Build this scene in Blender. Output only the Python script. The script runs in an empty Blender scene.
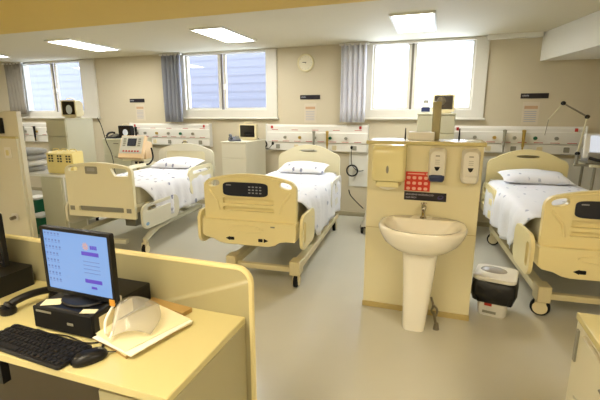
import bpy, bmesh, math, random
from mathutils import Vector, Matrix
from mathutils.geometry import tessellate_polygon
random.seed(7)
PI = math.pi
S = bpy.context.scene
COL = S.collection

# ---------------------------------------------------------------- materials
def lin(h):
    h = h.lstrip('#')
    v = [int(h[i:i+2], 16)/255 for i in (0, 2, 4)]
    return [c/12.92 if c <= .04045 else ((c+.055)/1.055)**2.4 for c in v]
MATS = {}
def mat(name, col, rough=.5, metal=0., var=.04, scale=8., bump=0., bscale=60., coat=0., spec=.5, emit=None, estr=0.):
    if name in MATS: return MATS[name]
    m = bpy.data.materials.new(name); m.use_nodes = True
    nt = m.node_tree; b = nt.nodes['Principled BSDF']
    c = lin(col)
    b.inputs['Roughness'].default_value = rough
    b.inputs['Metallic'].default_value = metal
    b.inputs['Coat Weight'].default_value = coat
    b.inputs['Coat Roughness'].default_value = .12
    b.inputs['Specular IOR Level'].default_value = spec
    tc = nt.nodes.new('ShaderNodeTexCoord')
    n = nt.nodes.new('ShaderNodeTexNoise'); n.inputs['Scale'].default_value = scale; n.inputs['Detail'].default_value = 3
    nt.links.new(tc.outputs['Object'], n.inputs['Vector'])
    r = nt.nodes.new('ShaderNodeMapRange')
    r.inputs['To Min'].default_value = 1-var; r.inputs['To Max'].default_value = 1+var
    nt.links.new(n.outputs['Fac'], r.inputs['Value'])
    v = nt.nodes.new('ShaderNodeVectorMath'); v.operation = 'SCALE'
    v.inputs[0].default_value = c
    nt.links.new(r.outputs['Result'], v.inputs['Scale'])
    nt.links.new(v.outputs['Vector'], b.inputs['Base Color'])
    if bump:
        n2 = nt.nodes.new('ShaderNodeTexNoise'); n2.inputs['Scale'].default_value = bscale
        nt.links.new(tc.outputs['Object'], n2.inputs['Vector'])
        bp = nt.nodes.new('ShaderNodeBump'); bp.inputs['Strength'].default_value = bump; bp.inputs['Distance'].default_value = .01
        nt.links.new(n2.outputs['Fac'], bp.inputs['Height']); nt.links.new(bp.outputs['Normal'], b.inputs['Normal'])
    if emit:
        b.inputs['Emission Color'].default_value = lin(emit)+[1]
        b.inputs['Emission Strength'].default_value = estr
    MATS[name] = m
    return m
def glass_mat():
    m = bpy.data.materials.new('window_glass'); m.use_nodes = True
    nt = m.node_tree; nt.nodes.clear()
    o = nt.nodes.new('ShaderNodeOutputMaterial'); mx = nt.nodes.new('ShaderNodeMixShader')
    t = nt.nodes.new('ShaderNodeBsdfTransparent'); t.inputs[0].default_value = (.86, .91, .97, 1)
    g = nt.nodes.new('ShaderNodeBsdfGlossy'); g.inputs['Roughness'].default_value = .03
    mx.inputs[0].default_value = .07
    nt.links.new(t.outputs[0], mx.inputs[1]); nt.links.new(g.outputs[0], mx.inputs[2])
    nt.links.new(mx.outputs[0], o.inputs[0])
    return m
def acrylic_mat():
    m = bpy.data.materials.new('clear_plastic'); m.use_nodes = True
    nt = m.node_tree; nt.nodes.clear()
    o = nt.nodes.new('ShaderNodeOutputMaterial'); mx = nt.nodes.new('ShaderNodeMixShader')
    t = nt.nodes.new('ShaderNodeBsdfTransparent'); t.inputs[0].default_value = (.9, .9, .88, 1)
    g = nt.nodes.new('ShaderNodeBsdfPrincipled'); g.inputs['Roughness'].default_value = .12
    g.inputs['Base Color'].default_value = (.7, .68, .62, 1)
    mx.inputs[0].default_value = .28
    nt.links.new(t.outputs[0], mx.inputs[1]); nt.links.new(g.outputs[0], mx.inputs[2]); nt.links.new(mx.outputs[0], o.inputs[0])
    return m
def linen_mat(name, base, mark, thr=.14, sc=10., fold=.25):
    m = bpy.data.materials.new(name); m.use_nodes = True
    nt = m.node_tree; b = nt.nodes['Principled BSDF']; b.inputs['Roughness'].default_value = .9
    b.inputs['Specular IOR Level'].default_value = .15
    tc = nt.nodes.new('ShaderNodeTexCoord')
    mp = nt.nodes.new('ShaderNodeMapping'); mp.inputs['Scale'].default_value = (1, .55, .55)
    nt.links.new(tc.outputs['Object'], mp.inputs[0])
    vo = nt.nodes.new('ShaderNodeTexVoronoi'); vo.inputs['Scale'].default_value = sc; vo.inputs['Randomness'].default_value = .55
    nt.links.new(mp.outputs[0], vo.inputs['Vector'])
    nz = nt.nodes.new('ShaderNodeTexNoise'); nz.inputs['Scale'].default_value = 95.; nt.links.new(tc.outputs['Object'], nz.inputs['Vector'])
    ad = nt.nodes.new('ShaderNodeMath'); ad.operation = 'MULTIPLY_ADD'; ad.inputs[1].default_value = .3; ad.inputs[2].default_value = -.15
    nt.links.new(nz.outputs['Fac'], ad.inputs[0])
    sm = nt.nodes.new('ShaderNodeMath'); sm.operation = 'ADD'
    nt.links.new(vo.outputs['Distance'], sm.inputs[0]); nt.links.new(ad.outputs[0], sm.inputs[1])
    mr = nt.nodes.new('ShaderNodeMapRange'); mr.inputs['From Min'].default_value = thr; mr.inputs['From Max'].default_value = thr+.06
    nt.links.new(sm.outputs[0], mr.inputs['Value'])
    mx = nt.nodes.new('ShaderNodeMix'); mx.data_type = 'RGBA'
    mx.inputs[6].default_value = lin(mark)+[1]; mx.inputs[7].default_value = lin(base)+[1]
    nt.links.new(mr.outputs[0], mx.inputs[0]); nt.links.new(mx.outputs[2], b.inputs['Base Color'])
    n2 = nt.nodes.new('ShaderNodeTexNoise'); n2.inputs['Scale'].default_value = 7.; n2.inputs['Detail'].default_value = 4
    nt.links.new(tc.outputs['Object'], n2.inputs['Vector'])
    bp = nt.nodes.new('ShaderNodeBump'); bp.inputs['Strength'].default_value = fold; bp.inputs['Distance'].default_value = .04
    nt.links.new(n2.outputs['Fac'], bp.inputs['Height']); nt.links.new(bp.outputs['Normal'], b.inputs['Normal'])
    return m

M_wall = mat('beige_wall_paint', '#cbc1a8', .6, var=.015, bump=.05, bscale=150)
M_panel = mat('pale_wall_laminate', '#dbdad2', .4, var=.015)
M_ceil = mat('ceiling_paint', '#d3cbb2', .8, var=.012)
M_beam = mat('beam_warm_light_yellow', '#d9bc62', .7, var=.02)  # warm uplight on the lowered ceiling is put into this yellow
M_soffit = mat('white_soffit_paint', '#eeede6', .6, var=.01)
M_floor = mat('vinyl_floor', '#c9c7ba', .27, var=.03, scale=3., coat=.25, bump=.02, bscale=20)
M_trim = mat('floor_edge_vinyl', '#a59c80', .5)
M_frame = mat('window_aluminium', '#dcd9cf', .4, var=.01)
M_fdark = mat('window_gap_dark', '#6b6558', .5)
M_lam = mat('shaded_cream_laminate', '#a69f7c', .32, var=.015, coat=.15)  # greyed cream: the desk screen's shading is put into the base colour
M_lam2 = mat('cream_worktop', '#cdc28c', .2, var=.02, scale=3, coat=.4)
M_lamedge = mat('worktop_edge', '#bba870', .4)
M_lampale = mat('pale_grey_laminate', '#c9c6ac', .4, var=.015)
M_lampale2 = mat('pale_ivory_laminate', '#d8d4c0', .4, var=.015)
M_screenwall = mat('screen_wall_laminate', '#e2dab6', .35, var=.015)
M_bedY = mat('cream_yellow_bed_plastic', '#efe2ac', .36, var=.015, coat=.1)
M_bedYd = mat('recessed_bed_plastic', '#cdb873', .45, var=.015)
M_bedP = mat('pale_cream_bed_plastic', '#ebe5c6', .38, var=.015)
M_bedG = mat('grey_plastic', '#8d8b7e', .5)
M_basemetal = mat('cream_painted_steel', '#cfc49c', .4)
M_black = mat('black_plastic', '#0d0d10', .4, spec=.35)
M_blackm = mat('matt_black_rubber', '#121212', .75, spec=.3)
M_navy = mat('dark_navy_panel', '#141a2c', .4, coat=.1)
M_mark = mat('pale_grey_print', '#9ea0aa', .5)
M_white = mat('white_plastic', '#e3e1da', .35, var=.01, coat=.1)
M_creamp = mat('cream_dispenser_plastic', '#e6dda8', .25, var=.01, coat=.3)
M_ceramic = mat('white_ceramic', '#f3efe2', .12, var=.01, coat=.6)
M_chrome = mat('chrome', '#c9c4b8', .18, metal=1.)
M_steel = mat('dull_braided_steel', '#8d8677', .35, metal=.9)
M_blue = mat('dark_blue_plastic', '#1c2c5a', .35)
M_red = mat('red_poster', '#d23427', .5)
M_pink = mat('poster_icon_ink', '#f0b8a4', .5)
M_signdark = mat('dark_sign_board', '#191522', .35)
M_ink = mat('sign_lettering_ink', '#b8b2c4', .5)
M_redink = mat('red_marking_ink', '#b5302b', .5)
M_green = mat('dark_green_plastic', '#0d6242', .4)
M_yellow = mat('yellow_pump_plastic', '#ead88c', .4)
M_orange = mat('peach_device_plastic', '#e2c49a', .4)
M_ivory = mat('ivory_device_plastic', '#dcd0a8', .4)
M_gold = mat('brass_valve', '#b79a4d', .4, metal=.5)
M_bag = mat('black_bin_bag', '#0b0c0f', .4, bump=.9, bscale=16)
M_paper = mat('paper', '#e7ddb8', .8, var=.02)
M_paperw = mat('white_paper', '#eeeade', .8, var=.02)
M_brown = mat('brown_folder_card', '#a98a4f', .8)
M_note = mat('yellow_note_paper', '#ddd7b0', .8)
M_amber = mat('amber_sticker', '#c98f34', .6)
M_curt = mat('grey_curtain_fabric', '#979aa5', .9, var=.05)
M_curt2 = mat('pale_curtain_fabric', '#dadbe4', .9, var=.05)
M_curt3 = mat('brown_grey_curtain_fabric', '#8b8478', .9, var=.05)
M_clear = acrylic_mat()
M_glass = glass_mat()
M_sheet = linen_mat('printed_bed_linen', '#e9eaf0', '#8b91a9')
M_sheetplain = linen_mat('plain_bed_linen', '#eaecf4', '#b4bace', thr=.10)
M_matt = mat('mattress_cover', '#bdb79d', .7, bump=.1, bscale=20)
M_linengrey = mat('grey_folded_linen', '#a2a19d', .9, bump=.3, bscale=9)
M_light = mat('lamp_diffuser', '#ffffff', .5, emit='#fffdf6', estr=13.)
M_lightw = mat('warm_lamp_diffuser', '#ffffff', .5, emit='#fff1d4', estr=15.)
M_scr = mat('lit_screen_blue', '#20242c', .3, emit='#86b0ea', estr=.42)
M_scrp = mat('lit_screen_purple', '#20202c', .3, emit='#5b3fc0', estr=.45)
M_scrw = mat('lit_screen_pale', '#303030', .3, emit='#a9bfe8', estr=.5)
M_scro = mat('lit_screen_peach', '#303030', .3, emit='#c79d97', estr=.5)
M_scri = mat('lit_screen_icon', '#303030', .3, emit='#5a76b0', estr=.45)
M_grad = mat('lit_monitor_grey', '#404040', .3, emit='#ccd0d6', estr=.5)
M_dial = mat('pale_round_dial', '#c9d0dc', .4)
M_offscreen = mat('dark_off_screen', '#17110e', .2, coat=.5)
M_build = mat('pale_blue_siding', '#5b5a60', .7, var=.03)

# ---------------------------------------------------------------- mesh builder
class MB:
    def __init__(s): s.bm = bmesh.new()
    def _f(s, vs):
        try: return s.bm.faces.new(vs)
        except ValueError: return None
    def box(s, c, d, rz=0, mtx=None):
        m = Matrix.Translation(c) @ Matrix.Rotation(rz, 4, 'Z') if mtx is None else mtx
        v = [s.bm.verts.new(m @ Vector((x*d[0]/2, y*d[1]/2, z*d[2]/2))) for x in (-1, 1) for y in (-1, 1) for z in (-1, 1)]
        for q in ((0,1,3,2),(4,6,7,5),(0,4,5,1),(2,3,7,6),(0,2,6,4),(1,5,7,3)): s._f([v[i] for i in q])
        return s
    def bb(s, x0, x1, y0, y1, z0, z1):
        return s.box(((x0+x1)/2, (y0+y1)/2, (z0+z1)/2), (abs(x1-x0), abs(y1-y0), abs(z1-z0)))
    def loft(s, rings, cap=True, closed=True):
        R = [[s.bm.verts.new(p) for p in r] for r in rings]
        n = len(R[0])
        for a, b in zip(R, R[1:]):
            for i in range(n if closed else n-1):
                j = (i+1) % n; s._f([a[i], a[j], b[j], b[i]])
        if cap and closed: s._f(R[0][::-1]); s._f(R[-1])
        return s
    def cyl(s, p0, p1, r0, r1=None, seg=16):
        return s.tube([p0, p1], [r0, r1 if r1 is not None else r0], seg)
    def tube(s, pts, r, seg=8, closed=False):
        pts = [Vector(p) for p in pts]; n = len(pts)
        rs = r if isinstance(r, (list, tuple)) else [r]*n
        rings = []; up = None
        for i, p in enumerate(pts):
            a = pts[(i-1) % n] if (i > 0 or closed) else p
            b = pts[(i+1) % n] if (i < n-1 or closed) else p
            t = (b-a).normalized()
            if up is None:
                up = Vector((0, 0, 1)) if abs(t.z) < .9 else Vector((1, 0, 0))
            up = (up - t*up.dot(t)).normalized(); sd = t.cross(up)
            rings.append([p + (up*math.cos(k*2*PI/seg) + sd*math.sin(k*2*PI/seg))*rs[i] for k in range(seg)])
        if closed: rings.append(rings[0]); return s.loft(rings, cap=False)
        return s.loft(rings)
    def lathe(s, prof, c=(0, 0, 0), seg=24, sx=1, sy=1):
        c = Vector(c)
        return s.loft([[c+Vector((r*sx*math.cos(k*2*PI/seg), r*sy*math.sin(k*2*PI/seg), z)) for k in range(seg)] for r, z in prof])
    def ell(s, c, r, seg=16, rg=10):
        return s.lathe([(max(math.sin(PI*i/rg), .01), -math.cos(PI*i/rg)*r[2]) for i in range(rg+1)], c, seg, r[0], r[1])
    def plate(s, outline, holes, fn, t):
        """outline/holes: 2D loops; fn(a,b,c)->xyz; c runs 0..t"""
        loops = [outline]+list(holes)
        tri = tessellate_polygon([[Vector((a, b, 0)) for a, b in l] for l in loops])
        flat = [p for l in loops for p in l]
        A = [s.bm.verts.new(fn(a, b, 0)) for a, b in flat]; B = [s.bm.verts.new(fn(a, b, t)) for a, b in flat]
        for q in tri: s._f([A[i] for i in q]); s._f([B[i] for i in reversed(q)])
        k = 0
        for l in loops:
            n = len(l)
            for i in range(n):
                j = (i+1) % n; s._f([A[k+i], A[k+j], B[k+j], B[k+i]])
            k += n
        return s
    def build(s, name, m, parent=None, smooth=True, bevel=0, seg=2, xf=None, solid=0, ang=35):
        bmesh.ops.recalc_face_normals(s.bm, faces=s.bm.faces)
        if xf is not None: s.bm.transform(xf)
        me = bpy.data.meshes.new(name); s.bm.to_mesh(me); s.bm.free()
        me.materials.append(m)
        if smooth:
            me.shade_smooth(); me.set_sharp_from_angle(angle=math.radians(ang))
        o = bpy.data.objects.new(name, me); COL.objects.link(o)
        if parent: o.parent = parent
        if solid:
            md = o.modifiers.new('solid', 'SOLIDIFY'); md.thickness = solid; md.offset = 0
        if bevel:
            md = o.modifiers.new('bevel', 'BEVEL'); md.width = bevel; md.segments = seg; md.limit_method = 'ANGLE'; md.angle_limit = math.radians(40)
            md.harden_normals = False
        return o
def tag(o, label=None, cat=None, group=None, kind=None):
    if label: o['label'] = label
    if cat: o['category'] = cat
    if group: o['group'] = group
    if kind: o['kind'] = kind
    return o
def thing(name, label, cat, loc=(0, 0, 0), rz=0, group=None):
    o = bpy.data.objects.new(name, None); COL.objects.link(o)
    o.empty_display_size = .1
    o.location = loc; o.rotation_euler = (0, 0, rz)
    return tag(o, label, cat, group)
def kids(o): return [c for c in bpy.data.objects if c.parent == o]
def dup(root, loc, rz=0, label=None, group=None):
    r = root.copy(); COL.objects.link(r); r.location = loc; r.rotation_euler = (0, 0, rz)
    if label: r['label'] = label
    if group: r['group'] = group
    for ch in kids(root):
        c = ch.copy(); COL.objects.link(c); c.parent = r
        for g in kids(ch):
            d = g.copy(); COL.objects.link(d); d.parent = c
    return r
def rrect(x0, x1, y0, y1, r, n=5):
    P = []
    for cx, cy, a in ((x1-r, y0+r, -90), (x1-r, y1-r, 0), (x0+r, y1-r, 90), (x0+r, y0+r, 180)):
        for i in range(n+1):
            t = math.radians(a+90*i/n); P.append((cx+r*math.cos(t), cy+r*math.sin(t)))
    return P
def ellp(cx, cy, rx, ry, n=20, rot=0, p=2.):
    P = []
    for i in range(n):
        t = 2*PI*i/n; c, q = math.cos(t), math.sin(t)
        x = rx*math.copysign(abs(c)**(2/p), c); y = ry*math.copysign(abs(q)**(2/p), q)
        P.append((cx+x*math.cos(rot)-y*math.sin(rot), cy+x*math.sin(rot)+y*math.cos(rot)))
    return P
def XZ(y): return lambda a, b, c: (a, y+c, b)
def YZ(x): return lambda a, b, c: (x+c, a, b)
def XY(z): return lambda a, b, c: (a, b, z+c)
def text(body, size, m, parent, loc, rot=(PI/2, 0, 0), name='lettering', align='LEFT', depth=.0008):
    cu = bpy.data.curves.new('tmp', 'FONT'); cu.body = body; cu.size = size; cu.extrude = depth; cu.align_x = align
    to = bpy.data.objects.new('tmp', cu); COL.objects.link(to)
    dg = bpy.context.evaluated_depsgraph_get(); dg.update()
    me = bpy.data.meshes.new_from_object(to.evaluated_get(dg))
    bpy.data.objects.remove(to); bpy.data.curves.remove(cu)
    me.name = name; me.materials.clear(); me.materials.append(m)
    o = bpy.data.objects.new(name, me); COL.objects.link(o); o.parent = parent
    o.location = loc; o.rotation_euler = rot
    return o
def spline(pts, n=8):
    pts = [Vector(p) for p in pts]; out = []
    for i in range(len(pts)-1):
        p0 = pts[max(i-1, 0)]; p1 = pts[i]; p2 = pts[i+1]; p3 = pts[min(i+2, len(pts)-1)]
        for k in range(n):
            t = k/n
            out.append(.5*((2*p1)+(p2-p0)*t+(2*p0-5*p1+4*p2-p3)*t*t+(3*p1-p0-3*p2+p3)*t**3))
    out.append(pts[-1]); return out

W = 6.23; H = 2.64
XL, XR, YB = -9.4, 3.4, -3.0
# ---------------------------------------------------------------- room shell
def struct(name, mb, m, parent=None, **k):
    o = mb.build(name, m, parent, smooth=False, **k)
    if not parent: o['kind'] = 'structure'
    return o
struct('floor', MB().bb(XL-.2, XR+.2, YB-.2, W+.2, -.1, 0), M_floor)
struct('ceiling', MB().bb(XL-.2, XR+.2, 3.0, W+.2, H, H+.12), M_ceil)
struct('trim_1', MB().bb(XL, XR, YB, 3.1, 2.40, H+.12), M_beam)                   # lowered yellow ceiling zone over the near half
sd = Vector((.238, -.971))
wp = [(1.18, W-.001), (1.18+sd.x*3.2, W+sd.y*3.2), (XR-.001, W+sd.y*3.2), (XR-.001, W-.001)]
struct('trim_2', MB().plate(wp, [], XY(2.29), H-2.29-.001), M_soffit)
struct('trim_3', MB().bb(.52, 1.17, W-.10, W-.001, 2.585, H-.001), M_soffit)
win = {1: (-8.22, -6.33), 2: (-4.30, -2.62), 3: (-1.04, .47)}
holes = [[(a, 1.60), (b, 1.60), (b, 2.625), (a, 2.625)] for a, b in win.values()]
struct('wall_back', MB().plate([(XL-.2, 0), (XR+.2, 0), (XR+.2, H), (XL-.2, H)], holes, XZ(W), .2), M_wall)
struct('wall_left', MB().bb(XL-.2, XL, YB-.2, W, 0, H), M_wall)
struct('wall_right', MB().bb(XR, XR+.2, YB-.2, W, 0, H), M_wall)
struct('wall_front', MB().bb(XL, XR, YB-.2, YB, 0, H), M_wall)
struct('baseboard_back', MB().bb(XL, XR, W-.018, W-.001, 0, .07), M_trim, bevel=.006)
struct('trim_4', MB().bb(-1.32, .78, W-.014, W-.001, .49, 1.03), M_panel)
struct('trim_5', MB().bb(1.5, XR, W-.014, W-.001, .49, 1.03), M_panel)
def window(n, x0, x1, panes, zb, dark):
    w = bpy.data.objects.new('window_%d' % n, None); COL.objects.link(w); w['kind'] = 'structure'; w.location = (0, W, 0)
    MB().plate([(x0-.07, 1.545), (x1+.09, 1.545), (x1+.09, 2.635), (x0-.07, 2.635)], [[(panes[0][0]-.03, zb-.03), (panes[1][1]+.03, zb-.03), (panes[1][1]+.03, 2.60), (panes[0][0]-.03, 2.60)]], XZ(-.03), .05).build('window_frame', M_frame, w, bevel=.008)
    MB().bb(x0-.09, x1+.11, -.065, .0, 1.53, 1.56).build('window_sill', M_frame, w, bevel=.008)
    for a, b in panes:
        MB().plate([(a-.05, zb-.05), (b+.05, zb-.05), (b+.05, 2.615), (a-.05, 2.615)], [[(a, zb), (b, zb), (b, 2.59), (a, 2.59)]], XZ(.03), .035).build('sash', M_frame, w, bevel=.004)
        MB().bb(a-.005, b+.005, .045, .05, zb-.005, 2.595).build('pane', M_glass, w)
    MB().bb(dark-.016, dark+.016, .02, .03, zb-.03, 2.60).build('meeting_rail', M_fdark, w)
    MB().bb(dark+.03, dark+.06, .005, .03, 2.02, 2.12).build('latch', M_white, w, bevel=.004)
window(1, *win[1], [(-8.15, -7.42), (-7.27, -6.63)], 1.69, -7.345)
window(2, *win[2], [(-4.23, -3.63), (-3.48, -2.75)], 1.72, -3.555)
window(3, *win[3], [(-.97, -.50), (-.375, .36)], 1.71, -.437)

# light well building seen through the left-hand windows
nb = thing('neighbour_building', 'pale blue-grey building front seen through the window glass', 'building', (-6.0, 9.6, -4))
mb = MB()
mb.bb(-14, 3.9, 0, .4, 0, 9.5)
mb.build('facade', M_build, nb)
mb = MB()
for i in range(30): mb.bb(-14, 3.9, -.006, 0, 3.6+i*.2, 3.76+i*.2)
mb.build('siding_ribs', mat('pale_siding_rib', '#5f5e64', .7), nb)
mb = MB(); mb.bb(-14.1, 4.0, -.1, .45, 9.5, 9.65); mb.build('parapet', mat('parapet_grey', '#8f98a8', .7), nb)

def curtain(x0, x1, z0, z1, m, label, waves):
    n = waves*8
    pts = [(x0+(x1-x0)*i/n, 6.12+.028*math.sin(i/8*2*PI)) for i in range(n+1)]
    mb = MB(); zs = [z0+(z1-z0)*k/6 for k in range(7)]
    rows = []
    for k, z in enumerate(zs):
        rows.append([mb.bm.verts.new((x, y+.006*math.sin(z*4+x*9), z)) for x, y in pts])
    for a, b in zip(rows, rows[1:]):
        for i in range(n): mb._f([a[i], a[i+1], b[i+1], b[i]])
    t = thing('curtain', label, 'curtain', (0, 0, 0))
    mb.build('fabric', m, t, solid=.004, ang=80)
    MB().bb(x0-.03, x1+.03, 6.10, 6.145, z1-.02, z1+.012).build('curtain_track', M_white, t, bevel=.004)
    return t
curtain(-8.50, -8.02, 1.62, 2.62, M_curt3, 'brown-grey gathered curtain at the left side of the far left window', 5)
curtain(-4.66, -4.28, 1.48, 2.62, M_curt, 'grey curtain hanging at the left side of the window above the printed-sheet bed', 5)
curtain(-1.46, -1.08, 1.49, 2.62, M_curt2, 'pale bluish curtain hanging left of the brightest window behind the sink', 5)

# ---------------------------------------------------------------- lamps
def lamp(x, y, z, label, m=M_light, sx=.43, sy=.92):
    t = thing('ceiling_light', label, 'light', (x, y, z-.022), 0, 'recessed fluorescent ceiling panels')
    MB().plate(rrect(-sx/2-.02, sx/2+.02, -sy/2-.02, sy/2+.02, .004, 1), [rrect(-sx/2+.008, sx/2-.008, -sy/2+.008, sy/2-.008, .004, 1)], XY(0), .0215).build('frame', M_soffit, t)
    MB().bb(-sx/2+.008, sx/2-.008, -sy/2+.008, sy/2-.008, .008, .018).build('diffuser', m, t)
    return t
lamp(-2.765, 4.99, H, 'lit ceiling panel second from the left in front of the middle window')
lamp(-.355, 5.06, H, 'lit ceiling panel nearest the window behind the sink screen')
lamp(-5.17, 5.0, H, 'long lit ceiling panel above the left bed near the far left window')
lamp(-7.62, 5.0, H, 'lit ceiling panel cut off by the left edge of the view')
lamp(2.06, 5.06, H, 'lit ceiling panel cut off at the upper right beside the white soffit')
for i, (x, y) in enumerate(((-1.2, .3), (1.3, .3), (-3.6, .3), (-1.2, -1.4), (1.3, -1.4), (-3.6, -1.4))):
    lamp(x, y, 2.40, 'warm lit ceiling panel in the lowered yellow ceiling over the desk side', M_lightw)

# ---------------------------------------------------------------- headwall units
def rail(x0, x1, label, z0=1.03, z1=1.45, dark=()):
    t = thing('headwall_panel', label, 'medical gas panel', (x0, W-.001, 0), 0, 'medical headwall panels')
    w = x1-x0
    prof = [(0, z0), (-.05, z0), (-.06, z0+.01), (-.06, z0+.13), (-.075, z0+.14), (-.075, z0+.29), (-.06, z0+.30), (-.06, z1-.03), (-.03, z1), (0, z1)]
    MB().loft([[Vector((x, y, z)) for y, z in prof] for x in (0, w)]).build('body', M_white, t, bevel=.003)
    for x in (0, w):
        MB().plate([(-.085, z0-.008), (0, z0-.008), (0, z1+.008), (-.085, z1+.008)], [], YZ(x-.006), .012).build('end_cap', M_panel, t, bevel=.004)
    mb = MB()
    for zz, yy, n in ((z1-.085, -.0615, 5), (z0+.155, -.0765, 8)):
        for i in range(n):
            cx = w*(.09+.82*i/(n-1)); MB().bb(cx-.055, cx+.055, yy, yy+.002, zz-.004, zz+.004).build('red_marking', M_redink, t, smooth=False)
    for i in range(5):                                            # power outlets, lower band
        cx = w*(.12+.76*i/4)
        MB().plate(rrect(cx-.035, cx+.035, z0+.03, z0+.10, .01, 2), [], XZ(-.066), .006).build('power_outlet', M_ivory if i % 2 else M_bedG, t)
    for i in range(5):                                            # gas outlets, middle band
        cx = w*(.2+.6*i/4)
        MB().cyl((cx, -.075, z0+.215), (cx, -.105, z0+.215), .026, .022, 12).build('gas_outlet', (M_bedG, M_gold, M_bedG, M_green, M_bedG)[i], t)
    for fx in (.06, .93):
        MB().bb(w*fx-.018, w*fx+.018, -.07, -.06, z1-.065, z1-.02).build('call_button', M_redink, t, bevel=.003)
    for fx, m in dark:                                            # plugged flow meters
        mb = MB(); cx = w*fx
        mb.cyl((cx, -.075, z0+.21), (cx, -.13, z0+.21), .014, .014, 10)
        mb.cyl((cx, -.13, z0+.10), (cx, -.13, z0+.30), .018, .022, 12)
        mb.ell((cx, -.13, z0+.31), (.028, .028, .02), 12, 8)
        mb.cyl((cx, -.13, z0+.02), (cx, -.13, z0+.10), .008, .014, 8)
        mb.build('flowmeter', m, t)
    return t
rail(-2.71, -1.03, 'white medical gas panel on the wall above the middle bed', dark=((.5, M_bedG), (.63, M_gold)))
rail(.14, 1.80, 'white medical gas panel on the wall above the right bed', z0=1.08, dark=((.42, M_bedG), (.56, M_gold)))
rail(-5.48, -3.78, 'white medical gas panel on the wall above the left printed-sheet bed', z0=1.06, dark=((.10, M_black),))
rail(-8.6, -6.5, 'white medical gas panel under the far left window, cluttered with dark devices', z0=1.05, dark=((.2, M_bedG), (.35, M_black), (.55, M_bedG), (.7, M_black)))

# ---------------------------------------------------------------- wall signs, notices, clock
def sign(x, z, w, label):
    t = thing('bed_sign', label, 'sign', (x, W-.001, z), 0, 'dark bed number signs')
    MB().plate(rrect(-w/2, w/2, -.033, .033, .004, 2), [], XZ(-.01), .009).build('board', M_signdark, t)
    mb = MB()
    for i in range(5): mb.bb(-w/2+.02+i*.016, -w/2+.031+i*.016, -.012, -.010, -.006, .01+.004*(i % 2))
    mb.build('printed_mark', M_mark, t, smooth=False)
sign(-1.975, 1.875, .33, 'small dark sign on the wall above the middle bed')
sign(1.165, 1.85, .33, 'small dark sign on the wall above the right bed')
sign(-5.33, 1.86, .33, 'small dark sign on the wall left of the window over the left bed')
def notice(x, z, label, y=W-.001):
    t = thing('wall_notice', label, 'notice', (x, y, z), 0, 'paper notices taped below the signs')
    MB().bb(-.10, .10, -.004, 0, -.15, .15).build('sheet', mat('faded_notice_paper', '#d3c8b4', .8), t)
    MB().bb(-.08, .08, -.006, -.0045, .06, .10).build('heading', mat('faded_orange_ink', '#c39f7e', .8), t)
    mb = MB()
    for i in range(6): mb.bb(-.075, .07, -.006, -.0045, .02-.026*i, .03-.026*i)
    mb.build('print_lines', mat('faded_grey_ink', '#aeadb6', .8), t, smooth=False)
notice(-1.97, 1.63, 'faded paper notice under the sign above the middle bed')
notice(1.14, 1.62, 'faded paper notice under the sign above the right bed')
notice(-5.28, 1.65, 'faded paper notice under the sign left of the middle window')
t = thing('wall_clock', 'round cream wall clock between the middle window and the pale curtain', 'clock', (-2.045, W-.001, 2.395))
def disc(r, y0, y1): 
    return [[Vector((r*math.cos(a*PI/16), y, r*math.sin(a*PI/16))) for a in range(32)] for y in (y0, y1)]
mb = MB(); mb.loft([disc(.135, 0, 0)[0], disc(.135, -.03, 0)[0], disc(.125, -.04, 0)[0], disc(.112, -.036, 0)[0], disc(.110, -.026, 0)[0]]); mb.build('rim', mat('cream_clock_rim', '#e6dcb4', .4), t)
MB().loft(disc(.112, -.022, -.027)).build('dial', mat('clock_dial', '#e6dfc6', .5), t)
mb = MB(); mb.box((-.02, -.029, .005), (.06, .003, .008)); mb.box((0, -.030, -.0), (.010, .003, .02)); mb.build('hands', M_black, t)
mb = MB()
for k in range(12):
    a = k*PI/6; mb.cyl((.095*math.cos(a), -.0265, .095*math.sin(a)), (.095*math.cos(a), -.0285, .095*math.sin(a)), .004, .004, 6)
mb.build('hour_marks', M_bedG, t)

# ---------------------------------------------------------------- beds
def arch(w, z0, zc, zs, r, n=14, nar=0.):
    """board outline with a shallow arched top, round shoulders"""
    P = [(-w+nar, z0), (w-nar, z0), (w, zs-r-.02)]
    for i in range(1, 6):
        a = PI/2*i/6; P.append((w-r+r*math.cos(a), zs-r-.02+(r+.0)*math.sin(a)))
    xr = w-r
    for i in range(n+1):
        x = xr-2*xr*i/n; P.append((x, zs-.015+(zc-zs+.015)*(1-(x/xr)**2)))
    for i in range(1, 6):
        a = PI/2+PI/2*i/6; P.append((-w+r+r*math.cos(a), zs-r-.02+r*math.sin(a)))
    P.append((-w, zs-r-.02))
    return P
def caster(t, x, y, r=.062, m=None, sw=0.):
    X = Matrix.Translation((x, y, 0)) @ Matrix.Rotation(sw, 4, 'Z')
    mb = MB(); mb.cyl((0, 0, 2*r-.01), (0, 0, 2*r+.06), .022, .024, 12)
    for q in (-1, 1): mb.plate(rrect(-r*.55, r*.55, r*.8, 2*r+.02, r*.4, 3), [], YZ(q*.024-.004), .008)
    mb.bb(-.028, .028, -r*.5, r*.5, 2*r+.004, 2*r+.022)
    c = mb.build('caster', m or M_basemetal, t, bevel=.003, xf=X)
    MB().cyl((-.018, 0, r), (.018, 0, r), r, r, 24).build('wheel', M_blackm, c, bevel=.006, xf=X)
    for q in (-1, 1): MB().cyl((q*.030-.003, 0, r), (q*.030+.003, 0, r), r*.74, r*.68, 20).build('hub_cover', M_ivory, c, xf=X)
    return c
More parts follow.
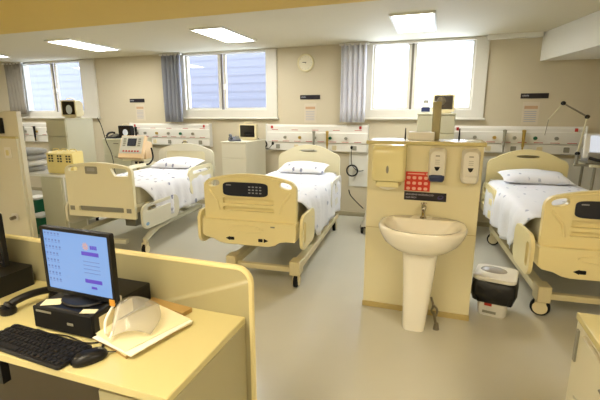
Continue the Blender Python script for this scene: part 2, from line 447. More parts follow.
def siderail(t, s, y0, y1, z0, z1, m, name, slots, x=.475):
    xx = s*x-(.014 if s > 0 else .016)
    MB().plate(rrect(y0, y1, z0, z1, min(.10, (y1-y0)*.3), 6), [rrect(*q, min(q[1]-q[0], q[3]-q[2])*.48, 5) for q in slots], YZ(xx), .030).build(name, m, t, bevel=.007)
def base(t, L, half=.32, y0=-.01, curved=False, m=M_basemetal, cast=((-.32, -.01), (.32, -.01), (-.32, None), (.32, None)), bdx=0., sw=0.):
    mb = MB()
    for s in (-1, 1):
        if curved:
            mb.tube(spline([(s*.47, .10, .17), (s*.44, .32, .22), (s*.40, .62, .235), (s*.38, L-.3, .235)], 6), .035, 8)
        else:
            mb.bb(bdx+s*half-.045, bdx+s*half+.045, y0-.06, L-.25, .17, .24)
            mb.bb(bdx+s*half-.05, bdx+s*half+.05, y0-.07, y0+.07, .135, .27)
    mb.bb(bdx-half, bdx+half, y0-.03, y0+.03, .15, .20)
    mb.bb(bdx-half, bdx+half, L-.35, L-.29, .15, .20)
    mb.build('base_frame', m, t, bevel=.008)
    for x, y in cast: caster(t, bdx+x, y if y is not None else L-.32, r=.074 if sw else .062, sw=sw)
    for y in (.55, L-.75):                                        # scissor lift columns
        mb = MB(); mb.box((0, y, .35), (.16, .12, .30)); mb.box((0, y, .47), (.5, .10, .05)); mb.build('lift_column', M_bedG, t, bevel=.01)
    mb = MB()
    for s in (-1, 1): mb.bb(s*.40-.02, s*.40+.02, .06, L-.06, .50, .56)
    for k in range(6): mb.bb(-.40, .40, .15+k*(L-.3)/5-.02, .15+k*(L-.3)/5+.02, .51, .55)
    mb.build('mattress_deck_frame', M_basemetal, t, bevel=.005)
    MB().plate(rrect(-.43, .43, .07, L-.04, .05, 4), [], XY(.56), .035).build('mattress_deck', M_bedP, t, bevel=.006)
def mattress(t, L, z0=.596, z1=.79, hw=.43):
    MB().plate(rrect(-hw, hw, .085, L-.015, .07, 5), [], XY(z0), z1-z0).build('mattress', M_matt, t, bevel=.035, seg=4)
def hospital_bed(label, L, m_head, rails_m, bdx=0., bdy=0., sw=0.):
    t = thing('hospital_bed', label, 'hospital bed', group=None)
    # footboard, upper arched board with through grips and stepped recesses
    out = arch(.462, .615, 1.065, 1.03, .085, nar=.0)
    grips = [ellp(s*.358, .963, .062, .030, 20, -s*.22, 2.4) for s in (-1, 1)]
    rec = [rrect(-.27, .245, .705, .745, .012, 3), rrect(-.27, .245, .775, .83, .012, 3)]
    mb = MB(); mb.plate(out, grips+rec, XZ(-.012), .040); fb = mb.build('footboard', M_bedY, t, bevel=.006)
    MB().plate([(x*.992, z if z < .7 else z-.004) for x, z in out], [ellp(s*.356, .961, .062, .030, 20, -s*.22, 2.4) for s in (-1, 1)], XZ(.0275), .024).build('footboard_back', M_bedY, t, bevel=.008)
    mb = MB()
    for s in (-1, 1): mb.tube([(s*.30, -.012, .70), (s*.33, -.014, .80), (s*.41, -.012, .90)], .012, 8)
    mb.tube(spline([(-.40, -.013, 1.0), (-.2, -.015, 1.03), (0, -.015, 1.038), (.2, -.015, 1.03), (.40, -.013, 1.0)], 4), .009, 6)
    mb.build('moulded_ridge', M_bedY, t)
    cp = MB().plate(ellp(-.035, .918, .225, .066, 36, 0, 5.5), [], XZ(-.022), .014).build('control_panel', M_navy, t, bevel=.004)
    mb = MB()
    for i in range(4):
        for j in range(3): mb.bb(.0+i*.036, .020+i*.036, -.0245, -.0215, .883+j*.028, .894+j*.028)
    mb.build('panel_buttons', M_mark, cp, smooth=False)
    MB().bb(-.225, -.175, -.0245, -.0215, .952, .960).build('panel_print', M_mark, cp, smooth=False)
    # lower foot bumper cover
    lo = [(-.475, .62), (-.475, .47), (-.44, .44), (-.36, .425), (-.30, .395), (-.24, .385), (.20, .385), (.26, .40), (.31, .435), (.37, .445), (.455, .445), (.47, .47), (.47, .62)]
    oval = ellp(-.03, .545, .18, .034, 28, 0, 2.2)
    MB().plate(lo, [], XZ(-.055), .112).build('foot_cover', M_bedY, t, bevel=.012, seg=3)
    MB().plate(ellp(-.03, .545, .18, .036, 28), [ellp(-.03, .545, .165, .027, 28)], XZ(-.066), .012).build('oval_trim', M_bedY, t, bevel=.002)
    for sx, x0 in ((-1, -.175), (1, .145)):
        MB().plate([(x0+sx*.055, .445), (x0+sx*.012, .465), (x0+sx*.012, .425)], [], XZ(-.059), .005).plate(rrect(x0-.0275-sx*.016, x0+.0275-sx*.016-.012, .430, .460, .005, 2), [], XZ(-.059), .005).build('pedal_mark', M_black, t)
    MB().bb(.225, .265, -.0575, -.055, .575, .588).build('badge', M_bedG, t)
    # siderails
    for s in (-1, 1):
        siderail(t, s, -.05, .44, .36, .695, M_bedY, 'foot_siderail', [(.0, .070, .43, .63)], x=.515)
        MB().bb(s*.455-.035, s*.455+.035, .20, .26, .47, .54).build('siderail_hinge', M_bedG, t, bevel=.006)
        siderail(t, s, L-.85, L-.12, .42, .775, rails_m, 'head_siderail', [(L-.76, L-.55, .64, .72), (L-.48, L-.20, .64, .72), (L-.76, L-.20, .50, .58)], x=.50)
        MB().bb(s*.45-.03, s*.45+.03, L-.5, L-.44, .44, .50).build('siderail_hinge', M_bedG, t, bevel=.006)
    # headboard
    MB().plate(arch(.465, .50, 1.175, 1.075, .09), [ellp(0, 1.085, .13, .022, 24)], XZ(L), .04).build('headboard', m_head, t, bevel=.010, seg=3)
    base(t, L, bdx=bdx, y0=-.01+bdy, cast=((-.32, -.01+bdy), (.32, -.01+bdy), (-.32, None), (.32, None)), sw=sw)
    mattress(t, L)
    return t

def cover(name, label, cat, t0, L, z, hw, hang_l, hang_r, y0, y1, m, group=None, slope=.55, seed=1, topdrop=.01):
    """bedspread: top flat, sides hang with folds, front hem runs back as it falls"""
    rnd = random.Random(seed); ph = [rnd.uniform(0, 6) for _ in range(6)]
    mb = MB(); NY, NS, NT = 34, 12, 14
    rows = []
    for j in range(NY+1):
        v = j/NY; row = []
        for k in range(-(NT//2+NS), NT//2+NS+1):
            if abs(k) <= NT//2:
                x = k/(NT/2)*hw; y = y0+(y1-y0)*v
                zz = z+.004*math.sin(x*9+ph[0])*math.sin(y*7+ph[1])+.004*math.sin(x*21+y*5+ph[2])
                row.append(Vector((x, y, zz)))
            else:
                s = 1 if k > 0 else -1; hang = hang_r if s > 0 else hang_l
                u = (abs(k)-NT//2)/NS; d = hang*u
                start = y0+slope*d*(1.3 if s > 0 else 1.1)
                y = start+(y1-start)*v
                r = .055
                if d < r*PI/2: a = d/r; ox = r*math.sin(a); oz = r*(1-math.cos(a))
                else: ox = r; oz = r+(d-r*PI/2)
                w = min(1, oz/.2)
                ox += w*(.016*math.sin(y*15+ph[3])+.012*math.sin(y*31+ph[4]))+.035*min(1, oz/.12)
                zb = .010*w*math.sin(y*12+ph[5])
                row.append(Vector((s*(hw+ox), y, z-oz+zb)))
        rows.append([mb.bm.verts.new(p) for p in row])
    for a, b in zip(rows, rows[1:]):
        for i in range(len(a)-1): mb._f([a[i], a[i+1], b[i+1], b[i]])
    t = thing(name, label, cat, t0.location, t0.rotation_euler.z, group)
    mb.build('spread', m, t, solid=.006, ang=80)
    return t
def pillow(label, t0, x, y, z, a, b, h, m, rz=0., tilt=.0):
    loc = Matrix.Translation(t0.location) @ Matrix.Rotation(t0.rotation_euler.z, 4, 'Z') @ Vector((x, y, z))
    mb = MB(); N = 18; rows = []
    for s in (1, -1):
        rows = []
        for j in range(N+1):
            row = []
            for i in range(N+1):
                u = -1+2*i/N; v = -1+2*j/N
                e = max(0, (1-abs(u)**3))**.5*max(0, (1-abs(v)**3))**.5
                pin = 1-.06*(1-abs(u*v))
                X = a*u*(1-.07*(1-v*v)*abs(u)); Y = b*v*(1-.09*(1-u*u)*abs(v))
                Z = s*h*e*(1+.08*math.sin(u*5+v*3)) if s > 0 else -h*.55*e
                row.append(mb.bm.verts.new((X, Y, Z+h*.55+v*tilt)))
            rows.append(row)
        for p, q in zip(rows, rows[1:]):
            for i in range(N): mb._f([p[i], p[i+1], q[i+1], q[i]])
    bmesh.ops.remove_doubles(mb.bm, verts=mb.bm.verts, dist=.0005)
    o = mb.build('pillow', m, None, ang=80); o.location = loc; o.rotation_euler = (0, 0, t0.rotation_euler.z+rz)
    return tag(o, label, 'pillow')

# middle bed
bedC = hospital_bed('cream-yellow hospital bed in the middle of the room, left of the sink screen', 2.28, M_bedP, M_white, .14)
bedC.location = (-1.65, 3.33, 0); bedC.rotation_euler = (0, 0, .065)
cover('bedspread', 'white sheet draped over the middle bed, hanging low on its right side', 'sheet', bedC, 2.28, .805, .42, .40, .53, .10, 2.0, M_sheetplain, seed=3, slope=.8)
pillow('white pillow on the middle bed against its arched headboard', bedC, 0, 1.98, .828, .34, .20, .075, M_sheet, tilt=.03)
# right bed
bedR = hospital_bed('cream-yellow hospital bed on the right, its footboard cut off by the right edge of view', 2.28, M_bedY, M_bedY, -.05, .10, 1.25)
bedR.location = (1.245, 3.42, 0); bedR.rotation_euler = (0, 0, .075)
cover('bedspread', 'white sheet draped over the right bed, hanging on the side toward the sink', 'sheet', bedR, 2.28, .805, .42, .44, .40, .14, 2.05, M_sheetplain, seed=5, slope=.9)
pillow('wide white pillow at the head of the right bed', bedR, 0, 1.96, .828, .37, .21, .075, M_sheetplain, tilt=.03)

# left bed, of another make: one-piece footboard with open grips
def old_bed(label, L):
    t = thing('hospital_bed', label, 'hospital bed')
    out = arch(.445, .44, 1.075, 1.055, .07)
    g1 = [(-.40, .965), (-.27, .975), (-.265, 1.02), (-.33, 1.025), (-.39, 1.0)]
    g2 = [(.16, 1.02), (.36, 1.012), (.40, .99), (.39, .93), (.22, .925)]
    lowh = rrect(-.30, .30, .505, .565, .01, 2)
    MB().plate(out, [g1, g2, lowh], XZ(0), .04).build('footboard', M_bedP, t, bevel=.009, seg=3)
    MB().bb(-.31, .31, .025, .037, .50, .57).build('footboard_inset', M_bedG, t)
    MB().plate(rrect(-.16, .0, .945, 1.03, .012, 3), [], XZ(-.006), .01).build('chart_holder', M_bedG, t, bevel=.002)
    MB().plate(rrect(-.13, -.03, .975, 1.015, .008, 2), [], XZ(-.009), .004).build('chart_card', M_linengrey, t)
    for x in (-.39, .37): MB().bb(x-.03, x+.03, -.004, .001, .51, .56).build('vent_slot', M_bedG, t)
    for s in (-1, 1):
        siderail(t, s, .02, .80, .31, .60, M_lampale2, 'foot_siderail', [(.12, .66, .515, .565)], x=.51)
        MB().bb(s*.46-.035, s*.46+.03, .50, .56, .44, .50).build('siderail_hinge', M_bedG, t)
        siderail(t, s, L-.80, L-.06, .50, .88, M_bedP, 'head_siderail', [(L-.70, L-.16, .78, .83), (L-.70, L-.16, .62, .72)], x=.485)
        MB().bb(s*.45-.03, s*.45+.025, L-.5, L-.44, .50, .56).build('siderail_hinge', M_bedG, t)
    MB().plate(ellp(.10, .37, .03, .02, 14), [], YZ(.5265), .003).build('round_sticker', mat('light_blue_sticker', '#7aa3c8', .5), t)
    MB().plate(arch(.48, .48, 1.16, 1.10, .10), [rrect(-.34, .34, .88, 1.04, .04, 4)], XZ(L), .04).build('headboard', M_lampale2, t, bevel=.010, seg=3)
    MB().bb(-.35, .35, L+.012, L+.028, .87, 1.05).build('headboard_panel', M_bedP, t)
    base(t, L, curved=True, m=M_lampale, cast=((-.47, .10), (.47, .10), (-.38, None), (.38, None)))
    mattress(t, L)
    return t
bedL = old_bed('pale cream hospital bed at the left behind the desk, with open grips in its footboard', 1.95)
bedL.location = (-3.63, 3.50, 0); bedL.rotation_euler = (0, 0, .09)
cover('bedspread', 'white printed sheet hanging low over the side of the left bed', 'sheet', bedL, 1.95, .805, .42, .34, .46, .10, 1.78, M_sheet, seed=9)
pillow('printed white pillow at the head of the left bed', bedL, .02, 1.68, .828, .36, .20, .08, M_sheet, tilt=.03)

# ---------------------------------------------------------------- sink screen
sp = thing('partition_screen', 'cream laminate screen carrying the washbasin between the middle and right beds', 'partition', (-.105, 3.19, 0))
MB().bb(-.42, .42, 0, .34, .03, 1.375).build('panel_body', M_screenwall, sp, bevel=.004)
MB().bb(-.435, .435, -.018, .36, 1.375, 1.405).build('top_shelf', M_lam2, sp, bevel=.006)
MB().bb(-.425, .425, -.012, .345, .0, .045).build('plinth', M_lamedge, sp, bevel=.003)
MB().bb(-.418, .418, -.003, .0, .70, .704).build('panel_joint', M_lamedge, sp)
mb = MB()
for z in (.22, .9): mb.bb(.4195, .428, .03, .06, z, z+.06)
mb.build('hinge', M_steel, sp)
# basin + pedestal
sk = thing('washbasin', 'white ceramic pedestal washbasin fixed to the front of the cream screen', 'sink', (-.075, 3.17, 0))
def basin_ring(f, z, n=40, back=0.):
    """D-shaped plan: straight back, bowed front"""
    P = []
    for i in range(n):
        a = 2*PI*i/n; x = .305*f*math.copysign(abs(math.cos(a))**.85, math.cos(a)); s = math.sin(a)
        y = -.26+(.265*f*(1 if s > 0 else 1.04)*math.copysign(abs(s)**(.6 if s > 0 else 1.), s))
        y = min(y, -.002-back)
        P.append(Vector((x, y, z)))
    return P
mb = MB()
mb.loft([basin_ring(.42, .635), basin_ring(.66, .66), basin_ring(.86, .712), basin_ring(.96, .765), basin_ring(1.0, .80), basin_ring(1.0, .822), basin_ring(.975, .832),
         basin_ring(.86, .828, back=.10), basin_ring(.80, .80, back=.11), basin_ring(.68, .745, back=.12), basin_ring(.45, .705, back=.14), basin_ring(.14, .695, back=.20)])
mb.build('basin', M_ceramic, sk, ang=60)
MB().cyl((0, -.27, .695), (0, -.27, .700), .024, .024, 14).build('drain', M_steel, sk)
def prect(hx, y0, y1, z, cx=0, r=.05):
    return [Vector((cx+a, b, z)) for a, b in rrect(-hx, hx, y0, y1, r, 4)]
MB().loft([prect(.082, -.29, -.10, .0, -.015), prect(.085, -.29, -.10, .03, -.015), prect(.10, -.31, -.09, .30, -.005), prect(.115, -.33, -.07, .53), prect(.125, -.35, -.05, .66)]).build('pedestal', M_ceramic, sk, ang=60)
mb = MB(); mb.lathe([(.026, .83), (.026, .838), (.014, .848), (.014, .90), (.019, .905), (.019, .925), (.008, .935)], (0, -.07, 0), 16)
mb.tube(spline([(0, -.07, .885), (0, -.11, .90), (0, -.15, .895), (0, -.17, .87)], 5), .009, 8)
tp = mb.build('tap', M_chrome, sk)
mb = MB(); mb.box((0, -.07, .945), (.045, .014, .012)); mb.cyl((0, -.07, .93), (0, -.07, .95), .012, .010, 10); mb.build('tap_handle', M_chrome, tp, bevel=.003)
mb = MB()
mb.tube(spline([(.10, -.03, .18), (.12, -.05, .12), (.11, -.09, .09), (.145, -.10, .06), (.15, -.07, .10), (.12, -.06, .13)], 6), .009, 8)
mb.tube(spline([(.125, -.10, .09), (.14, -.16, .05), (.15, -.20, .02)], 5), .011, 8)
mb.cyl((.15, -.20, .0), (.15, -.20, .05), .024, .016, 12)
mb.build('drain_pipe', M_steel, sk)

# dispensers & posters on the screen
pt = thing('paper_towel_dispenser', 'large cream paper towel dispenser at the left of the sink screen', 'dispenser', (-.355, 3.189, 1.095))
def trr(x0, x1, z0, z1, r, y): return [Vector((a, y, b)) for a, b in rrect(x0, x1, z0, z1, r, 5)]
MB().loft([trr(-.125, .13, .0, .285, .02, 0), trr(-.125, .13, .0, .285, .02, -.06), trr(-.12, .125, .005, .27, .03, -.11), trr(-.10, .105, .02, .24, .03, -.125)]).build('cover', M_creamp, pt, ang=50)
MB().loft([trr(-.10, .10, -.035, .0, .012, -.01), trr(-.085, .085, -.04, .0, .015, -.09)]).build('towel_tray', M_creamp, pt)
MB().plate(ellp(0, .10, .010, .030, 16), [], XZ(-.127), .004).build('window_slot', M_bedG, pt)
MB().plate([(-.09, -.018), (.09, -.018), (.06, -.055), (0, -.068), (-.06, -.055)], [], XZ(-.06), .002).build('paper_towel', M_paperw, pt)
def soap(x, label, tip, name='soap_dispenser'):
    t = thing(name, label, 'dispenser', (x, 3.189, 1.115), 0, 'soap and gel dispensers on the sink screen')
    MB().loft([trr(-.062, .062, .0, .245, .03, 0), trr(-.062, .062, .0, .245, .035, -.06), trr(-.05, .05, .03, .225, .035, -.095)]).build('housing', M_white, t, ang=50)
    MB().loft([trr(-.055, .055, -.005, .058, .015, -.02), trr(-.055, .055, -.002, .055, .02, -.09), trr(-.045, .045, .005, .045, .02, -.105)]).build('push_bar', tip, t, ang=50)
    MB().plate([(-.02, .112), (.02, .112), (.012, .09), (0, .080), (-.012, .09)], [], XZ(-.097), .003).build('level_window', M_black, t)
    MB().bb(-.015, .015, -.097, -.094, .188, .196).build('print_mark', M_bedG, t)
    mb = MB()
    for i in range(3): mb.bb(-.016, .016, -.097, -.094, .130+i*.014, .136+i*.014)
    mb.build('print_lines', mat('light_grey_print', '#bdbbb6', .5), t, smooth=False)
soap(.0, 'white wall dispenser with dark blue push bar beside the red poster', M_blue)
soap(.228, 'all-white wall dispenser at the right edge of the sink screen', M_white)
po = thing('hand_hygiene_poster', 'red poster with three rows of pale icons above the washbasin', 'poster', (-.137, 3.189, 1.09))
MB().bb(-.095, .095, -.004, 0, -.068, .082).build('sheet', M_red, po)
mb = MB()
for i in range(4):
    for j in range(3):
        cx = -.066+i*.043; cz = .035-j*.042
        mb.plate(ellp(cx, cz, .0145, .012, 10, 0, 3), [], XZ(-.0055), .0015)
mb.build('icons', M_pink, po, smooth=False)
MB().bb(-.075, .05, -.0055, -.004, .062, .070).build('heading', M_pink, po, smooth=False)
MB().plate(ellp(.072, .066, .012, .009, 12), [], XZ(-.0055), .0015).build('logo', M_pink, po)
ss = thing('washbasin_sign', 'dark sign board with two lines of lettering under the red poster', 'sign', (-.075, 3.189, .985))
MB().bb(-.155, .157, -.006, 0, -.036, .030).build('board', M_signdark, ss)
text('EXCLUSIVO HIGIENIZAÇÃO', .0165, M_ink, ss, (-.142, -.0068, .004))
text('DAS MÃOS', .0165, M_ink, ss, (-.142, -.0068, -.020))
MB().plate(ellp(.115, -.004, .022, .014, 18, .3), [ellp(.115, -.002, .015, .009, 18, .3)], XZ(-.0072), .001).build('logo', mat('violet_print', '#4b3f7a', .5), ss)

# things on top of the screen / behind it
bx = thing('glove_box', 'white cardboard box lying on top of the sink screen', 'box', (-.135, 3.40, 1.405))
MB().bb(-.10, .10, -.05, .05, 0, .062).build('carton', mat('bright_white_card', '#f6f6f4', .6), bx, bevel=.003)
MB().plate(ellp(0, 0, .05, .018, 18), [], XY(.0622), .001).build('opening', M_linengrey, bx)
pp = thing('cream_post', 'upright cream boxed post standing on the sink screen', 'post', (-.03, 3.46, 1.405))
MB().bb(-.033, .033, -.03, .03, 0, .30).build('box_section', M_lam, pp, bevel=.008)
MB().ell((.028, .0, .305), (.032, .03, .034)).build('round_cap', M_linengrey, pp)
for x, lb in ((-.215, 'thin black pen standing on the left of the sink screen top'), (.20, 'thin dark stylus standing on the right of the sink screen top')):
    o = MB().cyl((0, 0, 0), (.0, .0, .09), .007, .004, 8).build('pen', M_black, None); o.location = (x-.05, 3.44, 1.406); tag(o, lb, 'pen')

def cabinet(name, label, x0, x1, y0, y1, z, m, m2=None, handle=True):
    t = thing(name, label, 'cabinet', ((x0+x1)/2, y0, 0)); w = (x1-x0)/2; d = y1-y0
    MB().bb(-w, w, 0, d, .06, z-.02).build('body', m2 or m, t, bevel=.004)
    MB().bb(-w-.008, w+.008, -.02, d, z-.02, z).build('top', m, t, bevel=.004)
    for i, (a, b) in enumerate(((.08, .55), (.56, z-.25), (z-.24, z-.03))):
        dd = MB().bb(-w+.006, w-.006, -.016, 0, a, b).build('door' if i < 2 else 'drawer', m, t, bevel=.003)
        if handle: MB().bb(-.05, .05, -.028, -.0165, b-.05, b-.035).build('handle', M_steel, dd, bevel=.003)
    for sx in (-1, 1):
        for yy in (.06, d-.06): MB().cyl((sx*(w-.05), yy, 0), (sx*(w-.05), yy, .06), .022, .022, 10).build('foot', M_blackm, t)
    return t
cabinet('bedside_cabinet', 'ivory bedside cabinet between the left and middle beds', -3.09, -2.68, 5.35, 6.05, 1.21, M_lampale2, handle=False)
cabinet('bedside_cabinet', 'grey-green cabinet mostly hidden behind the sink screen, carrying a monitor', -.27, .17, 5.30, 5.95, 1.62, M_lampale)
cabinet('bedside_cabinet', 'tall grey-green cabinet beneath the far left window, carrying a monitor', -5.24, -4.88, 4.26, 4.72, 1.555, M_lampale, handle=False)
cabinet('bedside_cabinet', 'low pale cabinet with telephone beside the head of the left bed', -5.28, -4.72, 5.28, 5.80, 1.215, M_lampale)

def monitor(label, loc, rz, w, h, m_case, d=.16, dial=False, lit=None):
    t = thing('patient_monitor', label, 'monitor', loc, rz)
    MB().loft([trr(-w/2, w/2, .02, h+.02, .012, 0), trr(-w/2, w/2, .02, h+.02, .012, d*.5), trr(-w/2*.8, w/2*.8, .04, h-.01, .02, d)]).build('case', m_case, t, ang=50)
    s = MB().plate(rrect(-w/2+.022, w/2-.022, .05, h, .01, 2), [], XZ(-.004), .006).build('screen', lit or M_offscreen, t)
    if dial: MB().plate(ellp(.01, h*.52, w*.2, h*.28, 20), [], XZ(-.007), .003).build('dial', M_dial, s)
    MB().bb(-w*.35, w*.35, .01, d*.8, 0, .02).build('stand', m_case, t, bevel=.004)
    mb = MB(); mb.tube(spline([(-w*.25, d*.3, h+.018), (-w*.2, d*.3, h+.045), (w*.2, d*.3, h+.045), (w*.25, d*.3, h+.018)], 4), .006, 6)
    mb.build('carry_handle', M_ivory, t)
    return t
monitor('peach-framed patient monitor with dark screen on the ivory bedside cabinet', (-2.86, 5.76, 1.211), -.05, .30, .23, M_ivory, .14)
monitor('cream-cased patient monitor with round dial on the tall cabinet at far left', (-5.03, 4.46, 1.556), .15, .24, .23, M_ivory, .18, True)
monitor('patient monitor behind the cream post, seen against the bright window', (0.02, 5.55, 1.621), -.1, .27, .22, M_ivory, .14)
monitor('small dark monitor with round pale dial on the low cabinet at left', (-4.97, 5.45, 1.216), .12, .24, .19, M_blackm, .12, True)

dk = thing('infusion_device', 'small blue and white device on the cabinet behind the sink screen', 'medical device', (-.19, 5.5, 1.621), 0)
MB().bb(-.05, .05, 0, .08, 0, .13).build('case', M_white, dk, bevel=.006)
MB().bb(-.052, .052, -.006, .0, .02, .075).build('keypad', M_blue, dk)
MB().bb(-.03, .03, 0, .05, .13, .17).build('clamp', M_bedG, dk, bevel=.004)

def phone(label, loc, rz, m):
    t = thing('telephone', label, 'telephone', loc, rz)
    MB().loft([[Vector(p) for p in ((-.09, -.10, .0), (.09, -.10, .0), (.09, .10, .0), (-.09, .10, .0))], [Vector(p) for p in ((-.085, -.095, .02), (.085, -.095, .02), (.08, .09, .065), (-.08, .09, .065))]]).build('base', m, t, bevel=.006)
    mb = MB(); mb.tube(spline([(-.055, -.10, .045), (-.055, -.05, .085), (-.055, .05, .095), (-.055, .10, .085)], 5), [.022]+[.016]*14+[.022], 10)
    mb.build('handset', m, t)
    mb = MB()
    for i in range(3):
        for j in range(4): mb.box((.02+i*.022, -.055+j*.026, .035+.012*j), (.014, .014, .012))
    mb.build('keys', M_bedG, t)
    mb = MB(); mb.tube([(-.055+.0, -.10-.012*k/6, .03+.012*math.sin(k)) for k in range(0, 8)], .005, 6); mb.build('cord', m, t)
phone('grey desk telephone on the ivory bedside cabinet', (-2.95, 5.50, 1.211), .6, mat('dark_grey_phone', '#43464e', .4))
phone('black desk telephone on the low pale cabinet at left', (-5.185, 5.42, 1.216), .15, M_black)

# ventilator with tilted panel beside left bed
v = thing('ventilator', 'peach and ivory ventilator with tilted screen panel behind the left bed', 'ventilator', (-4.47, 5.04, 0), .10)
tl = Matrix.Translation((0, 0, 1.11)) @ Matrix.Rotation(-.42, 4, 'X')
MB().box((0, 0, 0), (.42, .07, .37)).build('front_panel', M_orange, v, bevel=.015, seg=3, xf=tl)
MB().loft([trr(-.20, .20, .93, 1.22, .02, .03), trr(-.18, .18, .93, 1.18, .02, .24)]).build('rear_housing', M_orange, v)
MB().box((0, -.037, .03), (.38, .006, .28)).build('fascia', mat('light_grey_fascia', '#c6c4b8', .4), v, xf=tl)
MB().box((.0, -.042, .07), (.15, .006, .12)).build('display', M_navy, v, xf=tl)
mb = MB()
for sx in (-1, 1):
    for j in range(4): mb.box((sx*.13, -.042, .12-j*.035), (.045, .006, .022))
mb.build('key_columns', M_bedG, v, xf=tl)
mb = MB()
for i in range(6): mb.box((-.12+i*.05, -.042, -.075), (.03, .006, .022))
mb.build('knob_row', M_redink, v, xf=tl)
MB().bb(-.19, .19, -.02, .22, .90, .925).build('shelf', M_bedP, v, bevel=.006)
mb = MB(); mb.cyl((0, .1, .1), (0, .1, .905), .03, .03, 12); mb.build('column', M_basemetal, v)
mb = MB()
for a in range(5):
    an = a*2*PI/5; mb.tube([(0, .1, .12), (.20*math.cos(an), .1+.20*math.sin(an), .06)], [.028, .02], 8)
mb.build('star_base', M_basemetal, v)
for a in range(5):
    an = a*2*PI/5; MB().cyl((.20*math.cos(an)-.012, .1+.20*math.sin(an), .03), (.20*math.cos(an)+.012, .1+.20*math.sin(an), .03), .03, .03, 14).build('caster', M_blackm, v)
mb = MB(); mb.tube(spline([(.14, .0, .91), (.19, -.04, .86), (.25, .02, .86), (.27, .1, .95), (.24, .12, 1.1)], 6), .013, 8)
mb.build('breathing_hose', M_black, v)
for x in (.06, .13, .17): MB().cyl((x, -.03, .86), (x, -.03, .899), .016, .022, 10).build('valve', M_black, v)

# yellow infusion pumps on white trolley + linens
tr = thing('instrument_trolley', 'white trolley behind the left bed holding folded linen and yellow pumps', 'trolley', (-5.0, 3.84, 0))
MB().plate(rrect(-.60, .64, -.17, .19, .04, 4), [], XY(.84), .03).build('top_tray', M_white, tr, bevel=.006)
MB().bb(.24, .60, -.15, .17, .07, .838).build('cupboard', M_lampale, tr, bevel=.004)
MB().bb(.25, .59, -.165, -.151, .10, .82).build('cupboard_door', M_lampale, tr, bevel=.003)
for sx in (-.55, .59):
    for sy in (-.13, .15):
        MB().cyl((sx, sy, .05), (sx, sy, .84), .014, .014, 10).build('leg', M_white, tr)
        MB().cyl((sx-.01, sy, .028), (sx+.01, sy, .028), .028, .028, 14).build('caster', M_blackm, tr)
for i in range(3):
    x = -4.67+i*.145
    t = thing('infusion_pump', ('yellow infusion pump at the left end of the row of three', 'yellow infusion pump in the middle of the row of three', 'yellow infusion pump at the right end of the row of three')[i], 'infusion pump', (x, 3.86, .871), .04, 'yellow infusion pumps on the trolley')
    MB().loft([trr(-.069, .069, .0, .25, .015, -.07), trr(-.069, .069, .0, .275, .02, -.03), trr(-.069, .069, .0, .28, .02, .10)]).build('case', M_yellow, t, ang=50)
    mb = MB()
    for a in range(2):
        for b in range(3): mb.box((-.022+a*.044, -.071, .155+b*.033), (.026, .005, .020))
    mb.build('keypad', M_black, t)
    MB().tube(spline([(-.05, .02, .265), (-.04, .02, .30), (.04, .02, .30), (.05, .02, .265)], 4), .007, 6).build('handle', M_yellow, t)
for i in range(4):
    t = thing('folded_linen', ('folded grey linen at the bottom of the stack at far left', 'folded grey linen second from the bottom of the stack at far left', 'folded grey linen third from the bottom of the stack at far left', 'folded grey linen on the top of the stack at far left')[i], 'linen', (-5.19+.015*i, 3.85, .871+.076*i), .05*(-1)**i, 'folded linens stacked on the trolley')
    mb = MB(); mb.loft([[Vector((a, b, z)) for a, b in rrect(-.21+e, .21-e, -.15+e, .15-e, .06, 5)] for z, e in ((.0, .02), (.02, .0), (.052, .0), (.074, .035))])
    mb.build('folded_cloth', M_linengrey if i != 1 else M_white, t, ang=70)
t = thing('corrugated_hose', 'pale grey corrugated hose looping under the trolley at left', 'hose', (-5.28, 3.72, 0))
MB().tube(spline([(-.05, 0, .80), (.06, 0, .79), (.13, 0, .70), (.16, 0, .58), (.10, .02, .46), (.0, .04, .40)], 10), .028, 10).build('hose_body', mat('pale_teal_hose', '#9fb0ab', .5), t)
def bin_(label, loc, rz, w, d, h, lid):
    t = thing('waste_bin', label, 'bin', loc, rz)
    MB().loft([[Vector((a, b, z)) for a, b in rrect(-w*f, w*f, -d*f, d*f, .03, 4)] for z, f in ((0, .42), (h, .5))]).build('tub', M_green, t, bevel=.003)
    MB().loft([[Vector((a, b, z)) for a, b in rrect(-w*.53, w*.53, -d*.53, d*.53, .03, 4)] for z in (h+.001, h+.03)]).build('lid', lid, t, bevel=.006)
    MB().bb(-.05, .05, -d*.56, -d*.53, h+.003, h+.025).build('lid_tab', lid, t)
bin_('green bin with white lid on the floor at left, nearer of two', (-5.10, 3.90, 0), .05, .22, .22, .24, M_white)
bin_('green bin with white lid behind the nearer green one at left', (-5.44, 4.12, 0), .05, .22, .22, .42, M_white)

# left partition with second washbasin
lp = thing('partition_screen', 'tall cream laminate screen at the left edge of the view with a light switch', 'partition', (-4.87, 3.19, 0))
MB().bb(-.6, .52, 0, .055, .03, 1.64).build('panel_body', M_lampale2, lp, bevel=.005)
MB().bb(-.6, .505, -.03, .0, .03, 1.345).build('front_panel', M_lampale2, lp, bevel=.004)
MB().bb(-.6, .508, -.038, .0, 1.345, 1.37).build('ledge', M_lam2, lp, bevel=.005)
MB().bb(-.61, .525, -.032, .06, 0, .03).build('plinth', M_lamedge, lp)
sw = MB().plate(rrect(.31, .40, 1.13, 1.25, .01, 3), [], XZ(-.042), .011).build('switch_plate', M_white, lp, bevel=.003)
MB().plate(rrect(.335, .375, 1.16, 1.22, .004, 2), [], XZ(-.046), .005).build('rocker', M_creamp, sw)
t = thing('wall_display', 'small black display box at far left on the ledge of the tall screen', 'sign', (-4.66, 3.139, 1.40), 0)
MB().bb(-.16, .10, 0, .05, 0, .17).build('case', M_black, t, bevel=.008)
